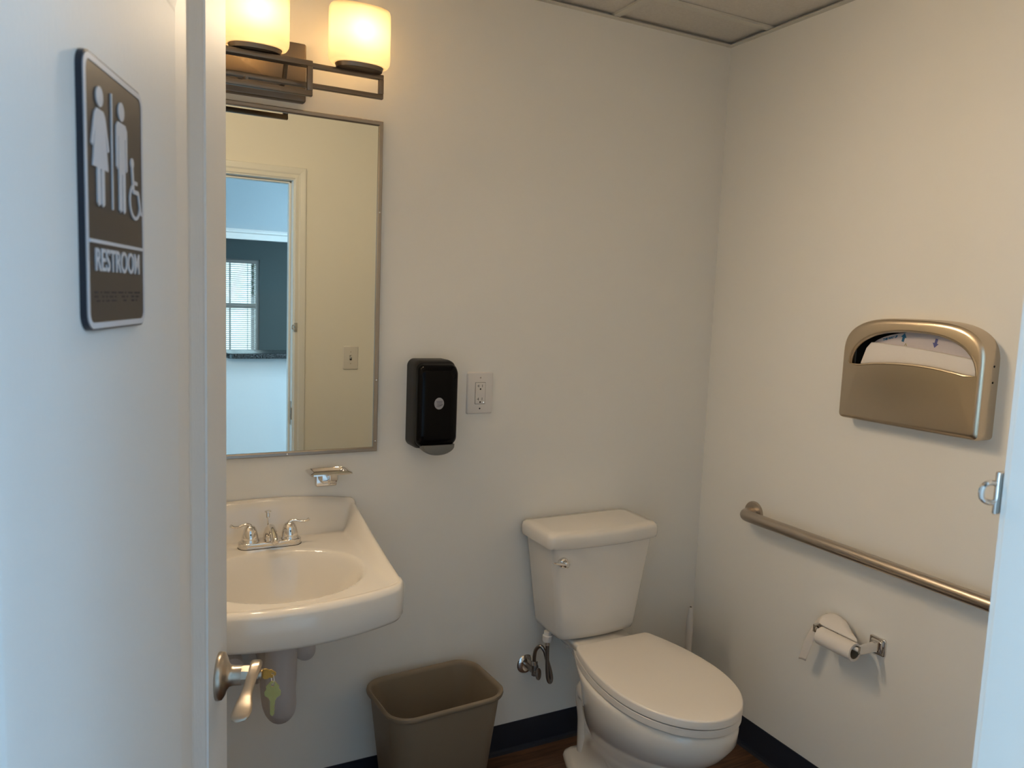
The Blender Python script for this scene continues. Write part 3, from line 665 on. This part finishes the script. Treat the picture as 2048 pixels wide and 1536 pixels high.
# ------------------------------------------------------------------ toilet
TXc = -.552; TL = (TXc, -.40, 0); tl = empty('toilet', TL)
def egg(hw, hb, yb, yfr, z, n=40, s0=.46, p=2.15, rc_=.0, ex=.85):
    out = []
    for i in range(n+1):
        s = .5-.5*math.cos(PI*i/n)
        if s < s0: wd = hb + (hw-hb)*math.sin(PI/2*s/s0)**ex
        else: wd = hw*max(0, 1-((s-s0)/(1-s0))**p)**.5
        if s < .03 and rc_: wd -= rc_*(1-s/.03)**2
        out.append((wd, yb+(yfr-yb)*s))
    pts = [(TXc-w_, y, z) for w_, y in out] + [(TXc+w_, y, z) for w_, y in out[::-1][1:]]
    return pts
# bowl and pedestal, one continuous china body
b = B()
secs = [ # z, halfwidth, back halfwidth, yback, yfront, s0, p
 (.0, .121, .070, -.103, -.560, .42, 2.4), (.014, .124, .072, -.101, -.563, .42, 2.4), (.026, .121, .069, -.104, -.560, .42, 2.4), (.036, .108, .056, -.114, -.550, .44, 2.4),
 (.055, .084, .036, -.148, -.530, .46, 2.4), (.11, .078, .034, -.158, -.520, .5, 2.3), (.16, .088, .036, -.155, -.550, .5, 2.3), (.20, .110, .040, -.150, -.580, .5, 2.2),
 (.24, .136, .045, -.150, -.635, .5, 2.15), (.28, .158, .050, -.155, -.688, .5, 2.15), (.32, .175, .056, -.160, -.730, .5, 2.15), (.36, .1855, .064, -.160, -.758, .5, 2.15),
 (.390, .1870, .074, -.150, -.760, .5, 2.15), (.404, .1860, .080, -.142, -.757, .5, 2.15), (.412, .1830, .080, -.142, -.752, .5, 2.15), (.4150, .176, .076, -.146, -.744, .5, 2.15)]
loft(b, [egg(hw, hb, yb, yfr, z, 40, s0, p, .012, 1.15) for z, hw, hb, yb, yfr, s0, p in secs])
# rear deck under the tank
loft(b, [[(TXc+x, -.150+y, z) for x, y in rrect(2*w_, d_, .028, 6)] for z, w_, d_ in ((.28, .036, .07), (.34, .046, .10), (.375, .062, .14), (.40, .083, .18), (.420, .098, .205), (.432, .103, .215), (.442, .103, .215), (.446, .099, .21))])
# trapway bulges on both sides
for s in (-1, 1):
    tube(b, catmull([(TXc+s*.034, -.46, .105), (TXc+s*.040, -.38, .14), (TXc+s*.042, -.30, .205), (TXc+s*.036, -.235, .262), (TXc+s*.028, -.188, .268), (TXc+s*.022, -.168, .235), (TXc+s*.018, -.168, .16), (TXc+s*.018, -.170, .04)], 6), [.034, .044, .048, .048, .046, .043, .036, .034], 20)
part('bowl', b, porc_m, tl, True, loc=TL, angle=60)
for s in (-1, 1):
    b = B(); lathe(b, [(.016, .0), (.016, .008), (.011, .016), (.004, .019), (.0, .019)], (TXc+s*.098, -.30, .024), (0,0,1), 20); part('bolt_cap', b, porc_m, tl, True, loc=TL)
# seat ring and lid
b = B(); O1 = lambda k, z: egg(.181-k, .134-k, -.250-k, -.764+k, z, 56, .48, 2.15, .004)
loft(b, [O1(.012, .4185), O1(.002, .4185), O1(.0, .4200), O1(.0, .4375), O1(.0015, .4388), O1(.012, .4390)]); part('seat', b, seat_m, tl, True, loc=TL, angle=38)
b = B(); O2 = lambda k, z: egg(.182-k, .134-k, -.250-k, -.766+k, z, 56, .48, 2.15, .004)
loft(b, [O2(.014, .4425), O2(.002, .4422), O2(.0, .4435), O2(.0, .4610), O2(.0010, .4635), O2(.0032, .4655), O2(.0065, .4664), O2(.05, .4672), O2(.10, .4675)]); part('lid', b, seat_m, tl, True, loc=TL, angle=50)
# tank
def tk(w_, y0, y1, z, bow, r=.020, n=8):
    """rounded rectangle with bowed front; y0 back, y1 front"""
    pts = rrect(2*w_, y0-y1, r, n, 0, (y0+y1)/2); out = []
    for x, y in pts:
        f = (y0-y)/(y0-y1)
        out.append((TXc-.008+x, y - bow*(1-(x/w_)**2)*f, z))
    # densify the long front run so the bow reads as a curve
    res = []
    for i, p in enumerate(out):
        q = out[(i+1) % len(out)]; res.append(p)
        if abs(p[0]-q[0]) > .1:
            for k in range(1, 8):
                t = k/8; x = p[0]+(q[0]-p[0])*t; xx = x-(TXc-.008); yb_ = pts[i][1]; f = (y0-yb_)/(y0-y1)
                res.append((x, yb_ - bow*(1-(xx/w_)**2)*f, z))
    return res
b = B(); loft(b, [tk(.112, -.035, -.158, .4480, .010), tk(.132, -.025, -.172, .4500, .014), tk(.143, -.018, -.180, .457, .016), tk(.150, -.016, -.184, .475, .018), tk(.162, -.014, -.186, .56, .018), tk(.179, -.013, -.192, .68, .018), tk(.192, -.012, -.196, .764, .018)]); part('tank', b, porc_m, tl, True, loc=TL, angle=50)
b = B(); loft(b, [tk(.200, -.010, -.200, .762, .020), tk(.207, -.008, -.204, .765, .020), tk(.2095, -.007, -.206, .775, .020), tk(.2095, -.007, -.206, .797, .020), tk(.206, -.009, -.203, .806, .020), tk(.200, -.016, -.195, .811, .020), tk(.175, -.035, -.175, .8125, .016)]); part('tank_lid', b, porc_m, tl, True, loc=TL, angle=50)
b = B(); lathe(b, [(.017, .0), (.0175, .004), (.015, .010), (.010, .013), (.009, .024), (.010, .028), (.006, .031), (.0, .031)], (-.716, -.197, .719), (0, -1, 0), 24)
tube(b, catmull([(-.716, -.222, .719), (-.735, -.226, .724), (-.757, -.228, .730), (-.768, -.228, .733)], 5), [.0055, .0055, .005, .0045], 10, rb=[.004, .004, .0035, .003]); part('flush_lever', b, chrome_m, tl, True, loc=TL)
b = B(); lathe(b, [(.0, .0), (.016, .0), (.017, .003), (.017, .020), (.013, .022), (.013, .034), (.0, .034)], (-.698, -.098, .418), (0,0,1), 10); part('tank_nut', b, white_m, tl, True, loc=TL)
tag(tl, 'white two-piece toilet with closed elongated lid in the corner', 'toilet')

# supply valve and braided hose
VL = (-.722, 0, .300); va = empty('toilet_supply_valve', VL)
b = B(); lathe(b, [(.033, .0), (.033, .002), (.028, .007), (.014, .010), (.0, .010)], VL, (0, -1, 0), 28); part('escutcheon', b, chrome_m, va, True, loc=VL)
b = B(); tube(b, [(VL[0], -.008, .300), (VL[0], -.062, .298)], .0085, 14); lathe(b, [(.0, -.012), (.0115, -.012), (.0115, .022), (.009, .026), (.009, .034), (.0, .034)], (VL[0]+.004, -.058, .298), (0,0,1), 8)
tube(b, [(VL[0], -.060, .298), (VL[0]-.002, -.088, .305)], .006, 12); part('valve_body', b, dkch_m, va, True, loc=VL)
b = B(); lathe(b, [(.0, .0), (.012, .0), (.015, .003), (.015, .007), (.010, .010), (.004, .010), (.0, .008)], (VL[0]-.003, -.087, .306), (.25, -.95, .10), 24, sx=.75, sy=1.35); part('oval_knob', b, dkch_m, va, True, loc=VL)
b = B()
hp = [(-.722, -.060, .325), (-.724, -.061, .352), (-.722, -.066, .378), (-.713, -.078, .394), (-.702, -.088, .380), (-.692, -.094, .345), (-.683, -.099, .312), (-.679, -.101, .288), (-.682, -.102, .276), (-.689, -.102, .280), (-.694, -.101, .300), (-.697, -.100, .350), (-.698, -.098, .420)]
tube(b, catmull(hp, 8), .0062, 12); part('braided_hose', b, dkch_m, va, True, loc=VL)
for q_ in ((-.722, -.059, .322), (-.698, -.098, .404)):
    b = B(); lathe(b, [(.0, .0), (.0082, .0), (.0082, .014), (.0, .014)], q_, (0,0,1), 10); part('ferrule', b, chrome_m, va, loc=VL)
tag(va, 'chrome shutoff valve with looped braided hose on the wall beside the toilet', 'supply valve')

# toilet brush in the corner
BL = (-.100, -.098, 0); br_ = empty('toilet_brush', BL)
b = B(); lathe(b, [(.050, .0), (.052, .004), (.046, .02), (.040, .10), (.044, .13), (.041, .13), (.036, .10), (.0, .02)], BL, (0,0,1), 28); part('holder', b, white_m, br_, True, loc=BL)
b = B(); lathe(b, [(.030, .04), (.034, .07), (.030, .105), (.014, .12), (.010, .14), (.0100, .20), (.0120, .28), (.0130, .36), (.0115, .405), (.0085, .420), (.0085, .437), (.0060, .441), (.0, .441)], BL, (0,0,1), 20); part('handle', b, white_m, br_, True, loc=BL)
b = B(); lathe(b, [(.0040, .4412), (.0035, .4418), (.0, .4418)], BL, (0,0,1), 12); part('hanging_hole', b, dark_m, br_, loc=BL)
tag(br_, 'white toilet brush with its handle upright in the corner behind the toilet', 'toilet brush')

# ------------------------------------------------------------------ trash can
CL = (-1.118, -.168, 0); tc_ = empty('trash_can', CL, math.radians(3.5))
b = B()
def cr(w_, d_, r, z): return [(x, y, z) for x, y in rrect(w_, d_, r, 8)]
rings = [cr(.262, .168, .045, 0), cr(.272, .178, .048, .004), cr(.348, .246, .062, .362), cr(.352, .250, .063, .363), cr(.366, .264, .068, .366), cr(.370, .268, .070, .372), cr(.368, .266, .069, .378), cr(.358, .256, .065, .381), cr(.348, .246, .062, .378), cr(.342, .240, .060, .366), cr(.262, .168, .045, .006)]
loft(b, rings, True, True); obj('bin_body', b, can_m, tc_, True, 50)
tag(tc_, 'beige plastic rectangular trash can standing between sink and toilet', 'trash can')

# ------------------------------------------------------------------ toilet seat cover dispenser on right wall
FR = mapf((0, 0, 0), (0, -1, 0), (0, 0, 1), (-1, 0, 0))   # u = -y, v = z, depth into room
DLc = (0, -.83, 1.22); ds_ = empty('seat_cover_dispenser', DLc)
def dout(k, n=64):
    """rounded-top outline around u=.830"""
    pts = []
    hw, zb_, zs, zt_ = .208-k, 1.219+k, 1.405, 1.513-k
    # bottom right, up right side, over the top, down left
    pts += [(.830+hw-.012+.012*math.sin(a), zb_+.012-.012*math.cos(a)) for a in [PI/2*i/5 for i in range(6)]]
    for i in range(33):
        a = PI*i/32; ca, sa = math.cos(a), math.sin(a)
        pts.append((.830 + hw*math.copysign(abs(ca)**.62, ca), zs + (zt_-zs)*abs(sa)**.74))
    pts += [(.830-hw+.012-.012*math.cos(a), zb_+.012-.012*math.sin(a)) for a in [PI/2*i/5 for i in range(6)]]
    return pts
def dhole(k):
    pts = []; cu = .834
    for i in range(33):
        a = PI*i/32; ca, sa = math.cos(a), math.sin(a)
        pts.append((cu + (.184-k)*math.copysign(abs(ca)**.78, ca), 1.379 + (.100-k)*abs(sa)**.95))
    for i in range(12):
        t = (i+1)/13; u = -1+2*t
        pts.append((cu + u*(.180-k), 1.373+k + .019*(1-u*u)))
    return pts
nO = len(dout(0)); nH = len(dhole(0))
b = B()
rings = [[FR(u, v, 0) for u, v in dout(0)], [FR(u, v, .046) for u, v in dout(0)], [FR(u, v, .055) for u, v in dout(.003)], [FR(u, v, .0595) for u, v in dout(.009)], [FR(u, v, .0605) for u, v in dout(.016)]]
V = loft(b, rings, False, False)
hr = [[FR(u, v, .0605) for u, v in dhole(-.004)], [FR(u, v, .0625) for u, v in dhole(-.002)], [FR(u, v, .0620) for u, v in dhole(.001)], [FR(u, v, .056) for u, v in dhole(.003)], [FR(u, v, .052) for u, v in dhole(.003)]]
VH = loft(b, hr, False, False)
eds = []
for ring in (V[-1], VH[0]):
    for i in range(len(ring)):
        e = b.edges.get((ring[i], ring[(i+1) % len(ring)]));  eds.append(e)
bmesh.ops.triangle_fill(b, use_beauty=True, edges=eds, use_dissolve=False)
part('shell', b, steel_m, ds_, True, loc=DLc, angle=30)
b = B(); prism(b, dout(.006), .002, .006, FR); part('back_plate', b, blackm_m, ds_, loc=DLc)
b = B()
for u, v in ((0, 1.395), (0, 1.360)): pass
b.free()
for z_ in (1.405, 1.365):
    b = B(); lathe(b, [(.0030, .0), (.0026, .0006), (.0, .0008)], (-.022, -1.0382, z_), (0, -1, 0), 12); part('side_rivet', b, dark_m, ds_, loc=DLc)
tag(ds_, 'brushed steel toilet seat cover dispenser with arched opening on the right wall', 'dispenser')
# paper pack inside the dispenser
PPl = (-.03, -.85, 1.25); pp = empty('seat_cover_pack', PPl)
b = B(); rear = [(1.012, 1.25), (1.018, 1.40)] + [(.85+.168*math.cos(PI*i/20)*1.0, 1.40+.078*math.sin(PI*i/20)**.8) for i in range(1, 20)] + [(.682, 1.40), (.682, 1.25)]
prism(b, rear, .010, .030, FR); part('carton', b, box_m, pp, loc=PPl)
b = B(); top = []
for i in range(25):
    t = i/24; u = .672+.345*t
    z_ = 1.444 - .028*t**1.6 - .060*max(0, 1-t/.09)**2
    top.append((u, z_))
fr = [(1.017, 1.25)] + top[::-1] + [(.668, 1.36), (.664, 1.25)]
prism(b, fr, .030, .041, FR, .003); part('folded_tissue', b, paper_m, pp, True, loc=PPl)
b = B(); tube(b, [FR(.806, 1.440, .0425), FR(.809, 1.447, .0425), FR(.812, 1.440, .0425)], .0008, 6); part('tissue_tear', b, dull_m, pp, loc=PPl)
def arrow(name, cu, cv, s, m):
    b = B(); q = [(-.0035, -.012*s), (.0035, -.012*s), (.0035, .000), (.0085, .000), (.0, .012*s), (-.0085, .000), (-.0035, .000)]
    rot = math.radians(-12)
    prism(b, [(cu + x*math.cos(rot)-y*math.sin(rot), cv + x*math.sin(rot)+y*math.cos(rot)) for x, y in q], .0300, .0306, FR); part(name, b, m, pp, loc=PPl)
arrow('printed_arrow', .793, 1.462, 1, blue_m); arrow('printed_arrow', .886, 1.452, -1, violet_m)
b = text_bm('THIS WAY UP', .0085, .0005, lambda x, y, z=0: FR(.752+x, 1.4575+y+x*.28, .0300+z), sx=.85)
part('printed_lettering', b, blue_m, pp, loc=PPl)
tag(pp, 'folded white paper seat covers showing in the steel dispenser opening', 'paper pack')

# ------------------------------------------------------------------ grab bar
GL = (0, -.80, .832); gb = empty('grab_bar', GL)
GX, GY0, GY1, GZ = -.057, -.272, -1.340, .830
def arc(y, sgn): return [(GX*(1-0) + 0 if False else GX + .030*(1-math.sin(a)), y + sgn*.030*(1-math.cos(a)), GZ) for a in [PI/2*i/8 for i in range(9)]]
pts = [(-.004, GY0, GZ)] + [(-.027-.030*math.sin(a), GY0-.030*(1-math.cos(a)), GZ) for a in [PI/2*i/8 for i in range(9)]] + [(GX, y, GZ) for y in [GY0-.06-.02*i for i in range(int((GY0-GY1-.12)/.02))]]
pts += [(-.027-.030*math.sin(a), GY1+.030*(1-math.cos(a)), GZ) for a in [PI/2*i/8 for i in range(8, -1, -1)]] + [(-.004, GY1, GZ)]
b = B(); tube(b, pts, .0190, 28); part('rail', b, bar_m, gb, True, loc=GL, angle=60)
for y in (GY0, GY1):
    b = B(); lathe(b, [(.039, .0), (.0395, .004), (.037, .009), (.026, .0105), (.0, .0105)], (0, y, GZ), (-1, 0, 0), 36); part('flange', b, bar_m, gb, True, loc=GL)
tag(gb, 'long satin stainless grab bar on the right wall', 'grab bar')

# ------------------------------------------------------------------ toilet paper holder and nearly used roll
HL = (0, -.70, .565); th = empty('paper_holder', HL)
for y, sg_ in ((-.782, 1), (-.622, -1)):
    b = B(); prism(b, rrect(.052, .052, .006, 4, -y, .574), 0, .006, FR, .003); prism(b, rrect(.036, .036, .004, 4, -y, .574), .005, .012, FR, .004)
    loft(b, [[FR(-y + a*w_/2, .574+c*h_/2, d) for a, c in ((-1,-1), (1,-1), (1,1), (-1,1))] for d, w_, h_ in ((.010, .020, .028), (.030, .010, .026), (.078, .009, .024), (.080, .007, .022))])
    part('post', b, chrome_m, th, True, loc=HL, angle=30)
b = B(); tube(b, [(-.070, -.628, .568), (-.070, -.777, .568)], .0065, 14); part('roller', b, white_m, th, True, loc=HL)
tag(th, 'chrome toilet paper holder with two square posts below the grab bar', 'toilet paper holder')
RL = (-.070, -.700, .560); rl = empty('toilet_paper_roll', RL)
b = B(); NR = 32; y0, y1 = -.640, -.762; rc = (-.070, .5565)
def rg(r, y): return [(rc[0]+r*math.cos(2*PI*i/NR), y, rc[1]+r*math.sin(2*PI*i/NR)) for i in range(NR)]
loft(b, [rg(.0200, y0), rg(.0268, y0), rg(.0268, y1), rg(.0200, y1), rg(.0200, y0)], False, False); part('roll', b, paper_m, rl, True, loc=RL, angle=50)
b = B(); loft(b, [rg(.0192, y0-.001), rg(.0199, y0-.001), rg(.0199, y1+.001), rg(.0192, y1+.001), rg(.0192, y0-.001)], False, False); part('core', b, can_m, rl, True, loc=RL)
b = B()
bot = catmull([(-.060, -.758, .5825), (-.061, -.727, .584), (-.062, -.699, .5845), (-.062, -.671, .5845), (-.062, -.640, .5845), (-.062, -.624, .5860), (-.052, -.613, .562), (-.050, -.601, .522), (-.050, -.590, .485), (-.050, -.577, .443)], 5)
topc = catmull([(-.050, -.752, .585), (-.030, -.716, .592), (-.018, -.688, .606), (-.012, -.656, .614), (-.012, -.632, .613), (-.016, -.606, .600), (-.036, -.588, .572), (-.048, -.571, .520), (-.050, -.559, .478), (-.050, -.549, .439)], 5)
rows = []
for q, (p0, p1) in enumerate(zip(bot, topc)):
    rows.append([b.verts.new(p0.lerp(p1, t/10) + Vector((-.004, 0, .008))*math.sin(PI*t/10)*(1 if q < 30 else .3)) for t in range(11)])
for r0, r1 in zip(rows[:-1], rows[1:]):
    for k in range(10): b.faces.new((r0[k], r1[k], r1[k+1], r0[k+1]))
ls = part('loose_sheet', b, paper_m, rl, True, loc=RL, angle=180)
md = ls.modifiers.new('thickness', 'SOLIDIFY'); md.thickness = .0004
tag(rl, 'nearly used up white toilet paper roll with its loose end against the wall', 'toilet paper')

# ------------------------------------------------------------------ hall and office seen in the mirror
b = B(); cw0 = -1.285
out = [(cw0+.03, YC-.30), (OX1-.002, YC-.30), (OX1-.002, YC+.075), (cw0+.05, YC+.075)] + [(cw0+.05-.05*math.sin(a), YC+.025+.05*math.cos(a)) for a in [PI/2*i/8 for i in range(1, 9)]] + [(cw0, YC-.27)]
prism(b, out, 1.0685, 1.101, mapf((0,0,0), (1,0,0), (0,1,0), (0,0,1)), .006)
ct = obj('countertop', b, granite_m, None, True); tag(ct, 'dark speckled counter with rounded end on the half wall, seen in the mirror', 'countertop')
# office window
wy = YO-.05; b = B(); f = .04; zm = 1.352
box(b, (WX0-.0, wy-.04, WZ0), (WX0+f, wy+.02, WZ1)); box(b, (WX1-f, wy-.04, WZ0), (WX1, wy+.02, WZ1)); box(b, (WX0+f, wy-.04, WZ0), (WX1-f, wy+.02, WZ0+f)); box(b, (WX0+f, wy-.04, WZ1-f), (WX1-f, wy+.02, WZ1)); box(b, (WX0+f, wy-.02, zm-.024), (WX1-f, wy+.015, zm+.024))
for x in (WX0+.29, WX1-.29): box(b, (x-.008, wy-.012, WZ0+f), (x+.008, wy+.004, WZ1-f))
w1 = struct('window_1', b, trim_m)
obj('glass_pane', box(B(), (WX0+f, wy-.012, WZ0+f), (WX1-f, wy-.008, WZ1-f)), pane_m, w1)
b = B(); box(b, (WX0-.03, YO, WZ0-.02), (WX1+.03, YO+.05, WZ0), .004); obj('window_sill', b, trim_m, w1)
bl = empty('window_blinds', (-1.05, YO-.01, WZ1-.03)); BLL = (-1.05, YO-.01, WZ1-.03)
b = B(); box(b, (WX0+.03, YO-.028, WZ1-.045), (WX1-.03, YO-.002, WZ1-.012), .003); part('headrail', b, white_m, bl, loc=BLL)
b = B(); z = WZ1-.06
while z > WZ0+.03:
    loft(b, [[(x, YO-.024, z+.004), (x, YO-.015, z+.0015), (x, YO-.006, z-.004), (x, YO-.006, z-.0045), (x, YO-.015, z+.001), (x, YO-.024, z+.0035)] for x in (WX0+.035, WX1-.035)]); z -= .021
part('slats', b, white_m, bl, loc=BLL)
b = B()
for x in (WX0+.12, WX0+.30, WX1-.30, WX1-.12): box(b, (x-.0015, YO-.026, WZ0+.02), (x+.0015, YO-.0245, WZ1-.03)); box(b, (x-.0015, YO-.0055, WZ0+.02), (x+.0015, YO-.004, WZ1-.03))
part('ladder_cords', b, white_m, bl, loc=BLL)
b = B(); tube(b, [(WX1-.07, YO-.002, WZ1-.04), (WX1-.07, YO-.001, 1.45)], .003, 8); part('tilt_wand', b, gray_m, bl, loc=BLL)
tag(bl, 'white slatted blinds over the office window, seen in the mirror', 'window blinds')
# outdoors beyond the office window
g = struct('ground', box(B(), (-14, -22, -.5), (12, YO-T-.02, -.3)), grass_m)
rb = B()
for k in range(5):
    rs = random.Random(k); m4 = Matrix.Translation((-3.2+k*1.2, -9.6, -.02+rs.random()*.1)) @ Matrix.Diagonal((.62, .35, .42, 1)); bmesh.ops.create_icosphere(rb, subdivisions=3, radius=1, matrix=m4)
for v in rb.verts: v.co += v.normal*(.05*math.sin(v.co.x*9)+.04*math.sin(v.co.z*13+v.co.y*5))
st = obj('garden_wall', rb, stone_m, None, True); tag(st, 'low grey garden wall of boulders outside the far window', 'garden wall')
tr = empty('garden_tree', (-1.4, -13.5, -.3)); TRL = (-1.4, -13.5, -.3)
b = B(); tube(b, catmull([(-1.4, -13.5, -.3), (-1.35, -13.5, 1.0), (-1.5, -13.4, 2.4)], 5), [.16, .12, .07], 12); part('trunk', b, bark_m, tr, True, loc=TRL)
b = B(); rs = random.Random(5)
for k in range(5200):
    d = Vector((rs.gauss(0, 1), rs.gauss(0, 1), rs.gauss(0, 1))).normalized()*(rs.random()**.4)
    c = Vector((-1.4, -13.5, 2.6)) + Vector((d.x*2.4, d.y*1.4, d.z*1.9)); s = rs.uniform(.05, .11)
    a = Vector((rs.gauss(0, 1), rs.gauss(0, 1), rs.gauss(0, 1))).normalized(); e, f2 = frame_of(a)
    b.faces.new([b.verts.new(c + e*s*x + f2*s*.55*y) for x, y in ((-1, 0), (0, -1), (1, 0), (0, 1))])
cr_ = part('crown', b, leaf_m, tr, loc=TRL)
tag(tr, 'leafy green tree outside the far window behind the blinds', 'tree')
